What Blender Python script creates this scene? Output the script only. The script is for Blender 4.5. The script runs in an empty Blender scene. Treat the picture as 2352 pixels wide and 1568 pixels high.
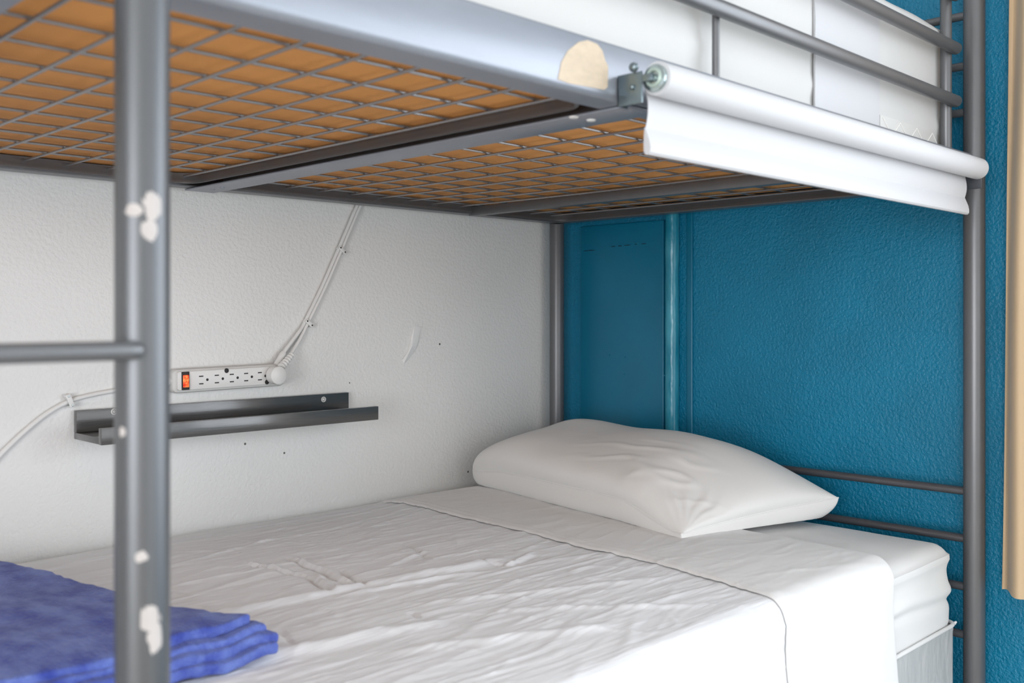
import bpy, bmesh, math, random
from mathutils import Vector, Matrix, noise
random.seed(7)
sc = bpy.context.scene
COL = sc.collection
H = 1.15                      # lens height above the floor
PI = math.pi

# ------------------------------------------------------------------ camera
cam_d = bpy.data.cameras.new('camera')
cam = bpy.data.objects.new('camera', cam_d)
COL.objects.link(cam)
cam_d.sensor_width = 36.0
cam_d.sensor_fit = 'HORIZONTAL'
cam_d.lens = 36.0 * 2264 / 2352
cam_d.shift_y = -61.0 / 2352
cam.location = (0, 0, H)
cam.rotation_euler = (PI / 2, 0, -PI / 4)       # level, looking half way between +X (bed head) and +Y (white wall)
cam_d.clip_start = 0.02
cam_d.dof.use_dof = True
cam_d.dof.focus_distance = 2.0
cam_d.dof.aperture_fstop = 5.6
sc.camera = cam

# ------------------------------------------------------------------ view, world
sc.view_settings.view_transform = 'Standard'
sc.view_settings.look = 'None'
sc.view_settings.gamma = 1.0
sc.view_settings.use_curve_mapping = False
sc.view_settings.exposure = 0.22
w = bpy.data.worlds.new('daylight'); sc.world = w
w.use_nodes = True
w.node_tree.nodes['Background'].inputs[0].default_value = (0.75, 0.86, 1.0, 1)
w.node_tree.nodes['Background'].inputs[1].default_value = 1.0

# ------------------------------------------------------------------ daylight through the head window, plus added fill lights
def area(name, loc, rot, sx, sy, power, color):
    l = bpy.data.lights.new(name, 'AREA'); l.shape = 'RECTANGLE'
    l.size = sx; l.size_y = sy; l.energy = power; l.color = color
    o = bpy.data.objects.new(name, l); COL.objects.link(o)
    o.location = loc; o.rotation_euler = rot
    return o
# window in the head wall, right of the curtain (faces -X)
area('window_daylight', (2.12, -0.92, H + 0.27), (0, PI / 2, 0), 1.55, 2.3, 50, (0.90, 0.95, 1.0))
# fill light added behind the camera to reach under the upper deck (faces +Y)
area('window_daylight_back', (1.0, -2.72, H - 0.10), (PI / 2, 0, 0), 1.7, 1.9, 17, (1.0, 0.985, 0.96))
# fill light added beyond the bed foot to brighten the blue wall (faces +X)
area('window_daylight_foot', (-2.74, -1.05, H + 0.05), (0, -PI / 2, 0), 1.6, 2.0, 105, (0.97, 0.98, 1.0))

# ------------------------------------------------------------------ materials
def nodes(name):
    m = bpy.data.materials.new(name); m.use_nodes = True
    nt = m.node_tree
    return m, nt, nt.nodes['Principled BSDF']
def setp(b, **k):
    for a, v in k.items():
        b.inputs[a.replace('_', ' ')].default_value = v
def N(nt, t, **k):
    n = nt.nodes.new(t)
    for a, v in k.items(): setattr(n, a, v)
    return n
def L(nt, a, b): nt.links.new(a, b)

def mat(name, col, rough=0.5, metal=0.0, bump=0.0, bscale=200, bdist=0.001, stretch=None, var=0.0, vscale=5, spec=0.5, col2=None, detail=3, sheen=0, coat=0):
    m, nt, b = nodes(name)
    b.inputs['Base Color'].default_value = (*col, 1)
    b.inputs['Roughness'].default_value = rough
    b.inputs['Metallic'].default_value = metal
    b.inputs['Specular IOR Level'].default_value = spec
    if sheen: b.inputs['Sheen Weight'].default_value = sheen
    if coat:
        b.inputs['Coat Weight'].default_value = coat; b.inputs['Coat Roughness'].default_value = .15
    tc = N(nt, 'ShaderNodeTexCoord')
    mp = N(nt, 'ShaderNodeMapping'); L(nt, tc.outputs['Object'], mp.inputs['Vector'])
    if stretch: mp.inputs['Scale'].default_value = stretch
    if bump:
        no = N(nt, 'ShaderNodeTexNoise'); no.inputs['Scale'].default_value = bscale; no.inputs['Detail'].default_value = detail
        L(nt, mp.outputs[0], no.inputs['Vector'])
        bu = N(nt, 'ShaderNodeBump'); bu.inputs['Strength'].default_value = bump; bu.inputs['Distance'].default_value = bdist
        L(nt, no.outputs[0], bu.inputs['Height']); L(nt, bu.outputs[0], b.inputs['Normal'])
    if var or col2:
        n2 = N(nt, 'ShaderNodeTexNoise'); n2.inputs['Scale'].default_value = vscale; n2.inputs['Detail'].default_value = 4
        L(nt, mp.outputs[0], n2.inputs['Vector'])
        r = N(nt, 'ShaderNodeMapRange'); r.inputs['From Min'].default_value = .35; r.inputs['From Max'].default_value = .65
        L(nt, n2.outputs[0], r.inputs['Value'])
        mx = N(nt, 'ShaderNodeMix', data_type='RGBA')
        c2 = col2 if col2 else tuple(c * (1 - var) for c in col)
        mx.inputs['A'].default_value = (*col, 1); mx.inputs['B'].default_value = (*c2, 1)
        L(nt, r.outputs[0], mx.inputs['Factor']); L(nt, mx.outputs['Result'], b.inputs['Base Color'])
    return m

M = {}
M['white_wall'] = mat('painted white wall', (.80, .795, .775), .42, bump=.55, bscale=140, bdist=.0026, var=.03, vscale=3, spec=.4, detail=2)
M['blue_wall'] = mat('painted blue wall', (.0, .205, .365), .45, bump=.8, bscale=175, bdist=.004, var=.12, vscale=6, spec=.5, detail=3)
M['blue_smooth'] = mat('smooth blue paint', (.0, .165, .29), .38, bump=.15, bscale=25, bdist=.002, var=.1, vscale=9, spec=.5)
M['blue_dark'] = mat('dark crack in paint', (.0, .03, .06), .6)
M['blue_worn'] = mat('worn blue paint on pipe', (.0, .20, .31), .25, bump=.9, bscale=45, bdist=.003, col2=(.05, .33, .45), vscale=26, stretch=(1, 1, .35))
M['ceiling'] = mat('ceiling paint', (.78, .77, .75), .7, bump=.2, bscale=60)
M['floor'] = mat('pale wood floor', (.52, .46, .38), .5, var=.2, vscale=4)
M['metal'] = mat('silver grey painted steel', (.155, .158, .166), .38, metal=.45, bump=.05, bscale=300, bdist=.0005, var=.06, vscale=12)
M['metal_dark'] = mat('gunmetal painted steel', (.12, .12, .13), .38, metal=.45, bump=.05, bscale=300, bdist=.0005, var=.08, vscale=12)
M['rail'] = mat('silver painted rail', (.30, .32, .365), .38, metal=.4, bump=.05, bscale=200, bdist=.0005, var=.08, vscale=8, stretch=(1, 1, 5))  # same paint as the bed steel, lightened and blued for cool daylight
M['stile'] = mat('silver ladder steel', (.125, .13, .138), .40, metal=.62, bump=.05, bscale=300, bdist=.0005)
M['wire'] = mat('galvanised wire', (.30, .295, .30), .35, metal=.75)
M['zinc_dark'] = mat('dark zinc', (.20, .25, .27), .28, metal=.9)
M['zinc'] = mat('zinc plated steel', (.45, .52, .52), .25, metal=.9)
M['orange'] = mat('orange tan dotted fabric', (.78, .36, .115), .75, bump=.4, bscale=600, bdist=.0006, var=.12, vscale=3.5, spec=.2)
M['sheet'] = mat('white cotton sheet', (.79, .80, .825), .8, bump=.75, bscale=40, bdist=.0032, stretch=(.16, 2.2, 1.0), spec=.2, sheen=.2, detail=6)
M['sheet2'] = mat('white stretch cotton', (.77, .77, .77), .8, bump=.12, bscale=12, bdist=.003, spec=.2, sheen=.2)
M['pillow'] = mat('white pillowcase', (.78, .77, .755), .75, bump=.16, bscale=9, bdist=.006, spec=.2, sheen=.2, stretch=(1, .6, 1))
M['quilt'] = mat('grey quilted mattress fabric', (.50, .51, .515), .7, bump=.9, bscale=38, bdist=.006, stretch=(1, 1, .35), spec=.25)
M['mattress_white'] = mat('white mattress cover', (.58, .578, .57), .7, bump=.3, bscale=9, bdist=.012, stretch=(1.3, 1, .8), spec=.2)
M['mattress_grey'] = mat('pale grey mattress border', (.60, .595, .58), .7, bump=.4, bscale=30, bdist=.002)
M['thread'] = mat('white thread', (.85, .84, .81), .7)
M['seam'] = mat('grey seam thread', (.42, .42, .42), .8)
M['blind'] = mat('white blind fabric', (.55, .555, .575), .55, spec=.3, bump=.04, bscale=500)
M['blind_core'] = mat('pale green grey end plug', (.42, .52, .47), .35, metal=.3)
M['black_plastic'] = mat('black plastic', (.018, .022, .03), .35)
M['shelf'] = mat('black brown wood veneer', (.062, .06, .058), .32, coat=.75, bump=.25, bscale=60, bdist=.0008, stretch=(.6, 6, 9), var=.25, vscale=30, spec=.8)
M['plastic'] = mat('white plastic', (.77, .765, .745), .38)
M['plastic_grey'] = mat('off white plastic base', (.66, .655, .635), .42)
M['slot'] = mat('dark slot', (.02, .018, .018), .6)
M['curtain'] = mat('beige curtain cloth', (.60, .445, .285), .8, bump=.3, bscale=400, bdist=.0006, sheen=.2, spec=.2)
M['tape'] = mat('clear tape', (.80, .80, .79), .25, bump=.5, bscale=60, bdist=.002)
M['masking'] = mat('aged masking tape', (.60, .50, .38), .8, bump=.3, bscale=40, stretch=(6, 1, 12), var=.1, vscale=14)
M['chip'] = mat('chipped paint', (.50, .465, .45), .6, var=.1, vscale=50)
M['rust'] = mat('tan sticker', (.35, .25, .17), .6)
def towel_mat():
    m = mat('blue terry cloth', (.050, .075, .36), .95, bump=.8, bscale=230, bdist=.004, col2=(.15, .21, .55), vscale=34, sheen=.15, spec=.1, stretch=(1, .55, 1))
    return m
M['towel'] = towel_mat()
def led_mat():
    m, nt, b = nodes('lit red switch')
    no = N(nt, 'ShaderNodeTexNoise'); no.inputs['Scale'].default_value = 160
    tc = N(nt, 'ShaderNodeTexCoord'); L(nt, tc.outputs['Object'], no.inputs['Vector'])
    r = N(nt, 'ShaderNodeValToRGB')
    r.color_ramp.elements[0].position = .38; r.color_ramp.elements[0].color = (.55, .02, .01, 1)
    r.color_ramp.elements[1].position = .68; r.color_ramp.elements[1].color = (1, .28, .08, 1)
    L(nt, no.outputs[0], r.inputs[0]); L(nt, r.outputs[0], b.inputs['Emission Color']); L(nt, r.outputs[0], b.inputs['Base Color'])
    b.inputs['Emission Strength'].default_value = .75; b.inputs['Roughness'].default_value = .2
    return m
M['led'] = led_mat()
def glass_mat():
    m = bpy.data.materials.new('window glass'); m.use_nodes = True; nt = m.node_tree
    for n in list(nt.nodes): nt.nodes.remove(n)
    o = N(nt, 'ShaderNodeOutputMaterial'); t = N(nt, 'ShaderNodeBsdfTransparent'); g = N(nt, 'ShaderNodeBsdfGlossy'); g.inputs['Roughness'].default_value = .02
    mx = N(nt, 'ShaderNodeMixShader'); mx.inputs[0].default_value = .06
    L(nt, t.outputs[0], mx.inputs[1]); L(nt, g.outputs[0], mx.inputs[2]); L(nt, mx.outputs[0], o.inputs[0])
    return m
M['glass'] = glass_mat()
# nail holes in the white wall: round dark dents at fixed places
def add_holes(m, pts, dark=(.10, .09, .08)):
    nt = m.node_tree; b = nt.nodes['Principled BSDF']
    geo = N(nt, 'ShaderNodeNewGeometry'); prev = None
    for (p, r) in pts:
        d = N(nt, 'ShaderNodeVectorMath', operation='DISTANCE'); d.inputs[1].default_value = p
        L(nt, geo.outputs['Position'], d.inputs[0])
        k = N(nt, 'ShaderNodeMapRange'); k.inputs['From Min'].default_value = r * .7; k.inputs['From Max'].default_value = r
        k.inputs['To Min'].default_value = 1; k.inputs['To Max'].default_value = 0
        L(nt, d.outputs['Value'], k.inputs['Value'])
        if prev is None: prev = k.outputs[0]
        else:
            mm = N(nt, 'ShaderNodeMath', operation='MAXIMUM'); L(nt, prev, mm.inputs[0]); L(nt, k.outputs[0], mm.inputs[1]); prev = mm.outputs[0]
    mx = N(nt, 'ShaderNodeMix', data_type='RGBA'); src = b.inputs['Base Color'].links[0].from_socket
    L(nt, prev, mx.inputs['Factor']); L(nt, src, mx.inputs['A']); mx.inputs['B'].default_value = (*dark, 1)
    L(nt, mx.outputs['Result'], b.inputs['Base Color'])

# ------------------------------------------------------------------ helpers
def ray(px, py, X=None, Y=None):
    """the place on the plane x=X or y=Y that the photograph shows at (px, py)"""
    a = (px - 1176) / 2264; v = (723 - py) / 2264
    d = X * math.sqrt(2) / (1 + a) if X is not None else Y * math.sqrt(2) / (1 - a)
    return Vector(((1 + a) * d / math.sqrt(2), (1 - a) * d / math.sqrt(2), H + v * d))
def link(name, bm, m, parent=None, smooth=True, kind=None):
    me = bpy.data.meshes.new(name); bm.normal_update(); bm.to_mesh(me); bm.free()
    if smooth:
        for p in me.polygons: p.use_smooth = True
        try: me.set_sharp_from_angle(angle=math.radians(38))
        except Exception: pass
    o = bpy.data.objects.new(name, me); COL.objects.link(o)
    me.materials.append(m)
    if parent: o.parent = parent
    if kind: o['kind'] = kind
    return o
def thing(name, label, cat, group=None, loc=(0, 0, 0)):
    o = bpy.data.objects.new(name, None); COL.objects.link(o); o.location = loc; o.empty_display_size = .05
    return tag(o, label, cat, group)
def tag(o, label, cat, group=None, kind=None):
    o['label'] = label; o['category'] = cat
    if group: o['group'] = group
    if kind: o['kind'] = kind
    return o
def box(bm, a, b, bev=0, seg=2):
    r = bmesh.ops.create_cube(bm, size=1)
    c = [(a[i] + b[i]) / 2 for i in range(3)]; s = [abs(b[i] - a[i]) for i in range(3)]
    for v in r['verts']: v.co = Vector([v.co[i] * s[i] + c[i] for i in range(3)])
    if bev:
        es = list({e for v in r['verts'] for e in v.link_edges})
        bmesh.ops.bevel(bm, geom=es, offset=bev, segments=seg, affect='EDGES', profile=.5)
def tube(bm, pts, r, n=20, caps=True, closed=False, dome=False):
    pts = [Vector(p) for p in pts]; rings = []
    rr = r if isinstance(r, (list, tuple)) else [r] * len(pts)
    if dome:
        def ext(p, q, R):
            d = (p - q).normalized(); return [(p + d * R * math.sin(t) * .6, R * math.cos(t)) for t in (.5, .95, 1.3)]
        s = ext(pts[0], pts[1], rr[0]); e = ext(pts[-1], pts[-2], rr[-1])
        pts = [a for a, _ in reversed(s)] + pts + [a for a, _ in e]
        rr = [b for _, b in reversed(s)] + list(rr) + [b for _, b in e]
    m = len(pts); up = None
    for i, p in enumerate(pts):
        if closed: t = (pts[(i + 1) % m] - pts[i - 1]).normalized()
        else: t = (pts[min(i + 1, m - 1)] - pts[max(i - 1, 0)]).normalized()
        if up is None:
            ref = Vector((0, 0, 1)) if abs(t.z) < .9 else Vector((1, 0, 0)); up = (ref - t * ref.dot(t)).normalized()
        else: up = (up - t * up.dot(t)).normalized()
        sd = t.cross(up)
        rings.append([bm.verts.new(p + (up * math.cos(2 * PI * k / n) + sd * math.sin(2 * PI * k / n)) * rr[i]) for k in range(n)])
    for i in range(m if closed else m - 1):
        A, B = rings[i], rings[(i + 1) % m]
        for k in range(n): bm.faces.new((A[k], A[(k + 1) % n], B[(k + 1) % n], B[k]))
    if caps and not closed:
        bm.faces.new(list(reversed(rings[0]))); bm.faces.new(rings[-1])
def smooth_path(P, n=8):
    P = [Vector(p) for p in P]; out = []
    for i in range(len(P) - 1):
        p0 = P[max(i - 1, 0)]; p1 = P[i]; p2 = P[i + 1]; p3 = P[min(i + 2, len(P) - 1)]
        for k in range(n):
            t = k / n
            out.append(.5 * ((2 * p1) + (p2 - p0) * t + (2 * p0 - 5 * p1 + 4 * p2 - p3) * t * t + (3 * p1 - p0 - 3 * p2 + p3) * t ** 3))
    out.append(P[-1]); return out
def disc(bm, c, axis, r, h, n=24, bev=0, r2=None):
    """short cylinder from c along axis"""
    c = Vector(c); axis = Vector(axis).normalized()
    if bev: tube(bm, [c, c + axis * (h - bev), c + axis * (h - bev * .3), c + axis * h], [r, r, r - bev * .35, r - bev], n)
    else: tube(bm, [c, c + axis * h], [r, r2 if r2 is not None else r], n)
def sweep(bm, prof, path_fn, closed_prof=True, n=2):
    """prof: list of (a, b); path_fn(i, a, b) gives the point of ring i"""
    rings = [[bm.verts.new(path_fn(i, a, b)) for a, b in prof] for i in range(n)]
    k = len(prof)
    for i in range(n - 1):
        for j in range(k if closed_prof else k - 1):
            bm.faces.new((rings[i][j], rings[i][(j + 1) % k], rings[i + 1][(j + 1) % k], rings[i + 1][j]))
    if closed_prof:
        bm.faces.new(list(reversed(rings[0]))); bm.faces.new(rings[-1])
    bmesh.ops.recalc_face_normals(bm, faces=bm.faces)
def thick(line, t):
    """closed outline of a polyline given a wall thickness"""
    n = len(line); out = []; inn = []
    for i in range(n):
        a = Vector(line[max(i - 1, 0)]); b = Vector(line[min(i + 1, n - 1)]); d = (b - a).normalized(); nn = Vector((d.y, -d.x)) * t
        out.append(tuple(line[i])); inn.append((line[i][0] + nn.x, line[i][1] + nn.y))
    return out + inn[::-1]
def soft_box(lo, hi, r, disp=None, nx=40, ny=24, nz=10):
    bm = bmesh.new()
    c = [(lo[i] + hi[i]) / 2 for i in range(3)]; h = [(hi[i] - lo[i]) / 2 for i in range(3)]
    def axis(n, hh):
        e = [-hh + r * (1 - math.cos(t * PI / 2 / 5)) for t in range(5)]
        m = [-(hh - r) + 2 * (hh - r) * k / n for k in range(n + 1)]
        return e + m + [-x for x in reversed(e)]
    ax = [axis(n, hh) for n, hh in zip((nx, ny, nz), h)]
    cache = {}
    def V(i, j, k):
        key = (i, j, k)
        if key not in cache:
            p = Vector((ax[0][i], ax[1][j], ax[2][k])); q = Vector([max(-(h[a] - r), min(h[a] - r, p[a])) for a in range(3)])
            d = p - q
            if d.length > 1e-9: d = d.normalized() * r
            p = q + d; nrm = d.normalized() if d.length > 1e-9 else Vector((0, 0, 1)); p += Vector(c)
            if disp: p = disp(p, nrm)
            cache[key] = bm.verts.new(p)
        return cache[key]
    I, J, K = len(ax[0]) - 1, len(ax[1]) - 1, len(ax[2]) - 1
    for i in range(I):
        for j in range(J):
            bm.faces.new((V(i, j, 0), V(i, j + 1, 0), V(i + 1, j + 1, 0), V(i + 1, j, 0)))
            bm.faces.new((V(i, j, K), V(i + 1, j, K), V(i + 1, j + 1, K), V(i, j + 1, K)))
    for i in range(I):
        for k in range(K):
            bm.faces.new((V(i, 0, k), V(i + 1, 0, k), V(i + 1, 0, k + 1), V(i, 0, k + 1)))
            bm.faces.new((V(i, J, k), V(i, J, k + 1), V(i + 1, J, k + 1), V(i + 1, J, k)))
    for j in range(J):
        for k in range(K):
            bm.faces.new((V(0, j, k), V(0, j, k + 1), V(0, j + 1, k + 1), V(0, j + 1, k)))
            bm.faces.new((V(I, j, k), V(I, j + 1, k), V(I, j + 1, k + 1), V(I, j, k + 1)))
    return bm
def grid(fn, us, vs, th=0.0):
    """surface fn(u, v) -> point; th > 0 makes it a closed sheet of that thickness"""
    bm = bmesh.new()
    P = [[Vector(fn(u, v)) for v in vs] for u in us]
    A = [[bm.verts.new(p) for p in row] for row in P]
    for i in range(len(us) - 1):
        for j in range(len(vs) - 1): bm.faces.new((A[i][j], A[i + 1][j], A[i + 1][j + 1], A[i][j + 1]))
    if th:
        bm.normal_update()
        nr = [[v.normal.copy() for v in row] for row in A]
        B = [[bm.verts.new(P[i][j] - nr[i][j] * th) for j in range(len(vs))] for i in range(len(us))]
        for i in range(len(us) - 1):
            for j in range(len(vs) - 1): bm.faces.new((B[i][j], B[i][j + 1], B[i + 1][j + 1], B[i + 1][j]))
        I, J = len(us) - 1, len(vs) - 1
        for i in range(I):
            bm.faces.new((A[i][0], B[i][0], B[i + 1][0], A[i + 1][0])); bm.faces.new((A[i][J], A[i + 1][J], B[i + 1][J], B[i][J]))
        for j in range(J):
            bm.faces.new((A[0][j], A[0][j + 1], B[0][j + 1], B[0][j])); bm.faces.new((A[I][j], B[I][j], B[I][j + 1], A[I][j + 1]))
    return bm
def lin(a, b, n): return [a + (b - a) * k / n for k in range(n + 1)]
def nz(x, y, z=0): return noise.noise(Vector((x, y, z)))
def ridge(x, y, z=0): return 1 - abs(noise.noise(Vector((x, y, z)))) * 2
def sstep(a, b, x):
    t = max(0, min(1, (x - a) / (b - a))); return t * t * (3 - 2 * t)

# ------------------------------------------------------------------ room
XW, YW = 1.945, 1.765            # blue head wall, white side wall
XB, YR = -2.6, -2.6
ZC = 2.55
holes = [(ray(563, 1019, Y=YW), .0028), (ray(653, 1040, Y=YW), .0026), (ray(1075, 1083, Y=YW), .0030), (ray(1010, 790, Y=YW), .0030), (ray(803, 879, Y=YW), .0018)]
add_holes(M['white_wall'], [(tuple(p), r) for p, r in holes])
def structure(name, boxes, m):
    bm = bmesh.new()
    for a, b in boxes: box(bm, a, b)
    return link(name, bm, m, smooth=False, kind='structure')
structure('wall_left', [((XB - .1, YW, 0), (XW + .1, YW + .1, ZC))], M['white_wall'])
wy0, wy1, wz0, wz1 = -2.10, .30, H - .52, H + 1.08
structure('wall_head', [((XW, YR - .1, 0), (XW + .1, YW, wz0)), ((XW, YR - .1, wz1), (XW + .1, YW, ZC)),
                        ((XW, YR - .1, wz0), (XW + .1, wy0, wz1)), ((XW, wy1, wz0), (XW + .1, YW, wz1))], M['blue_wall'])
bx0, bx1, bz0, bz1 = .12, 1.86, H - 1.05, H + .88  # opening made for the added back fill light
structure('wall_right', [((XB, YR - .1, 0), (XW, YR, bz0)), ((XB, YR - .1, bz1), (XW, YR, ZC)),
                         ((XB, YR - .1, bz0), (bx0, YR, bz1)), ((bx1, YR - .1, bz0), (XW, YR, bz1))], M['ceiling'])
fy0, fy1, fz0, fz1 = -2.1, .0, H - .78, H + .90  # opening made for the added foot fill light
structure('wall_foot', [((XB - .1, YR - .1, 0), (XB, YW, fz0)), ((XB - .1, YR - .1, fz1), (XB, YW, ZC)),
                        ((XB - .1, YR - .1, fz0), (XB, fy0, fz1)), ((XB - .1, fy1, fz0), (XB, YW, fz1))], M['ceiling'])
structure('floor', [((XB - .1, YR - .1, -.08), (XW + .1, YW + .1, 0))], M['floor'])
structure('ceiling', [((XB - .1, YR - .1, ZC), (XW + .1, YW + .1, ZC + .08))], M['ceiling'])
def window(n, a, b, axis):
    e = bpy.data.objects.new('window_%d' % n, None); COL.objects.link(e); e['kind'] = 'structure'
    bm = bmesh.new(); w_ = .05
    def bb(u0, u1, z0, z1):
        if axis == 'x': box(bm, (XW + .02, u0, z0), (XW + .07, u1, z1), .004)
        elif axis == 'f': box(bm, (XB - .07, u0, z0), (XB - .02, u1, z1), .004)
        else: box(bm, (u0, YR - .07, z0), (u1, YR - .02, z1), .004)
    u0, z0 = a; u1, z1 = b; mid = (u0 + u1) / 2
    bb(u0, u1, z0, z0 + w_); bb(u0, u1, z1 - w_, z1); bb(u0, u0 + w_, z0 + w_, z1 - w_); bb(u1 - w_, u1, z0 + w_, z1 - w_); bb(mid - .02, mid + .02, z0 + w_, z1 - w_)
    link('window_frame', bm, M['plastic'], e, kind='structure')
    bm = bmesh.new()
    if axis == 'x': box(bm, (XW + .043, u0 + w_, z0 + w_), (XW + .047, u1 - w_, z1 - w_))
    elif axis == 'f': box(bm, (XB - .047, u0 + w_, z0 + w_), (XB - .043, u1 - w_, z1 - w_))
    else: box(bm, (u0 + w_, YR - .047, z0 + w_), (u1 - w_, YR - .043, z1 - w_))
    link('window_pane', bm, M['glass'], e, kind='structure')
window(1, (wy0, wz0), (wy1, wz1), 'x')
window(2, (bx0, bz0), (bx1, bz1), 'y')  # unseen window, put in to go with the back fill
window(3, (fy0, fz0), (fy1, fz1), 'f')  # unseen window, invented so fill can enter from the foot end

# smooth access panel, its side strip and the painted pipe beside it, all on the blue wall
bm = bmesh.new()
box(bm, (XW - .012, 1.418, .12), (XW, 1.684, H + .229), .003, 3)
# paint crack ridge and paint blisters on the panel
for k in range(16):
    y = 1.675 - k * .0115 - random.random() * .004; z = H + .170 + random.uniform(-.0015, .0015) + k * .0006
    if k in (4, 9): continue
    tube(bm, [(XW - .0122, y, z), (XW - .0122, y - random.uniform(.004, .010), z + .001)], .0009, 6)
for (px, py) in [(1400, 815), (1360, 857), (1435, 820), (1433, 859), (1346, 528), (1405, 520), (1500, 512), (1325, 513), (1527, 862), (1460, 515)]:
    p = ray(px, py, X=XW - .012); disc(bm, (XW - .0118, p.y, p.z), (-1, 0, 0), .0022, .0022, 10, bev=.001)
link('trim_1', bm, M['blue_smooth'], kind='structure')
bm = bmesh.new()
for y0, y1, z in ((1.672, 1.632, .1655), (1.58, 1.566, .172), (1.558, 1.545, .1725), (1.540, 1.517, .173), (1.505, 1.498, .174), (1.484, 1.470, .174)):
    tube(bm, [(XW - .0119, y0 + (y1 - y0) * t / 5, H + z + .0012 * nz(y0 * 90 + t * .7, 2)) for t in range(6)], [.0006, .0012, .0010, .0014, .0010, .0005], 6)
link('trim_4', bm, M['blue_dark'], kind='structure')
bm = bmesh.new()
zz = lin(.05, H + .262, 90); yc = 1.392
tube(bm, [(XW - .013, yc + .0012 * nz(z * 7, 1), z) for z in zz], [.0165 + .0012 * nz(z * 14, 4) for z in zz], 22)
link('trim_2', bm, M['blue_worn'], kind='structure')
bm = bmesh.new()
box(bm, (XW - .006, 1.340, .05), (XW, 1.357, H + .262), .003, 3)
link('trim_3', bm, M['blue_smooth'], kind='structure')

# ------------------------------------------------------------------ bunk bed
bed = thing('bunk_bed', 'silver grey tubular steel bunk bed with wire mesh upper deck and chipped ladder post', 'bunk bed', loc=(.87, 1.2, 0))
bed_inv = Matrix.Translation((-.87, -1.2, 0))
def part(name, bm, m, label=None, parent=None, smooth=True):
    o = link(name, bm, m, parent or bed, smooth)
    if parent is None: o.matrix_parent_inverse = bed_inv
    if label: o['label'] = label
    return o
XH, XF, YN, YF = 1.885, -.145, .6815, 1.721
R_ = .0188
ZT = H + .80
for (x, y, m) in ((XH, YN, 'metal'), (XH, YF, 'metal'), (XF, YN, 'metal'), (XF, YF, 'metal')):
    bm = bmesh.new()
    tube(bm, [(x, y, .012), (x, y, ZT)], R_, 32, dome=True)
    part('post', bm, M[m])
    bm = bmesh.new(); disc(bm, (x, y, 0), (0, 0, 1), R_ + .003, .03, 24, bev=.004); part('foot_cap', bm, M['black_plastic'])

# L-shaped rails with a rounded bend and a small top lip; a = outward, b = height
ZB = H + .2335; ZTOP = H + .2945
def rail_line(zb, zt, fl=.042, r=.009):
    pts = [(-.007, zt - .001), (-.003, zt), (0, zt - .004), (0, zb + r)]
    for k in range(1, 6):
        t = k / 5 * PI / 2; pts.append((-r + r * math.cos(t), zb + r - r * math.sin(t)))
    pts.append((-fl, zb)); return pts
def rail(name, p0, p1, outward, zb, zt, m, fl=.042):
    prof = thick(rail_line(zb, zt, fl), .0028)
    p0 = Vector(p0); p1 = Vector(p1); o = Vector(outward)
    bm = bmesh.new()
    sweep(bm, prof, lambda i, a, b: (p0 if i == 0 else p1) + o * a + Vector((0, 0, b)), n=2)
    return part(name, bm, m)
YNR = YN - .003       # outer face of the near rail
side = rail('side_rail', (XF + .015, YNR, 0), (XH - .015, YNR, 0), (0, -1, 0), ZB, ZTOP, M['rail'])
side['label'] = 'near side rail of the upper bunk with worn silver face and a torn tape patch'
rail('side_rail', (XF + .015, YF + .003, 0), (XH - .015, YF + .003, 0), (0, 1, 0), ZB, ZTOP, M['metal'])
rail('end_rail', (XH + .003, YN + .012, 0), (XH + .003, YF - .012, 0), (1, 0, 0), ZB, ZTOP, M['metal'])
rail('end_rail', (XF - .003, YN + .012, 0), (XF - .003, YF - .012, 0), (-1, 0, 0), ZB, ZTOP, M['metal'])
# lower bunk rails, hidden for the most part behind the bedding
LZB, LZT = H - .86, H - .80
rail('side_rail', (XF + .015, YNR, 0), (XH - .015, YNR, 0), (0, -1, 0), LZB, LZT, M['rail'])
rail('side_rail', (XF + .015, YF + .003, 0), (XH - .015, YF + .003, 0), (0, 1, 0), LZB, LZT, M['metal'])
rail('end_rail', (XH + .003, YN + .012, 0), (XH + .003, YF - .012, 0), (1, 0, 0), LZB, LZT, M['metal'])
rail('end_rail', (XF - .003, YN + .012, 0), (XF - .003, YF - .012, 0), (-1, 0, 0), LZB, LZT, M['metal'])

# spring frames: rounded rectangles of upright strap lying on the rail flanges
def rrect(x0, x1, y0, y1, r, n=8):
    pts = []
    for cx, cy, a0 in ((x1 - r, y1 - r, 0), (x0 + r, y1 - r, PI / 2), (x0 + r, y0 + r, PI), (x1 - r, y0 + r, 1.5 * PI)):
        for k in range(n + 1):
            t = a0 + PI / 2 * k / n; pts.append(Vector((cx + r * math.cos(t), cy + r * math.sin(t), 0)))
    return pts
def strap_frame(x0, x1, y0, y1, z0, z1, r=.045):
    bm = bmesh.new(); P = rrect(x0, x1, y0, y1, r); m = len(P); rings = []
    for i, p in enumerate(P):
        t = (P[(i + 1) % m] - P[i - 1]).normalized(); nn = Vector((t.y, -t.x, 0))
        prof = [(0, z0), (0, z1), (-.003, z1), (-.003, z0 + .008), (-.0045, z0 + .006), (-.0045, z0)]
        rings.append([bm.verts.new((p.x + nn.x * a, p.y + nn.y * a, b)) for a, b in prof])
    for i in range(m):
        A, B = rings[i], rings[(i + 1) % m]
        for k in range(6): bm.faces.new((A[k], B[k], B[(k + 1) % 6], A[(k + 1) % 6]))
    bmesh.ops.recalc_face_normals(bm, faces=bm.faces)
    return bm
ZS0, ZS1 = ZB + .003, H + .2555
part('spring_frame', strap_frame(XF + .03, .8555, .722, 1.684, ZS0, ZS1), M['metal'])
part('spring_frame', strap_frame(.902, XH - .03, .722, 1.684, ZS0, ZS1), M['metal'])
ZW = H + .2495
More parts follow.
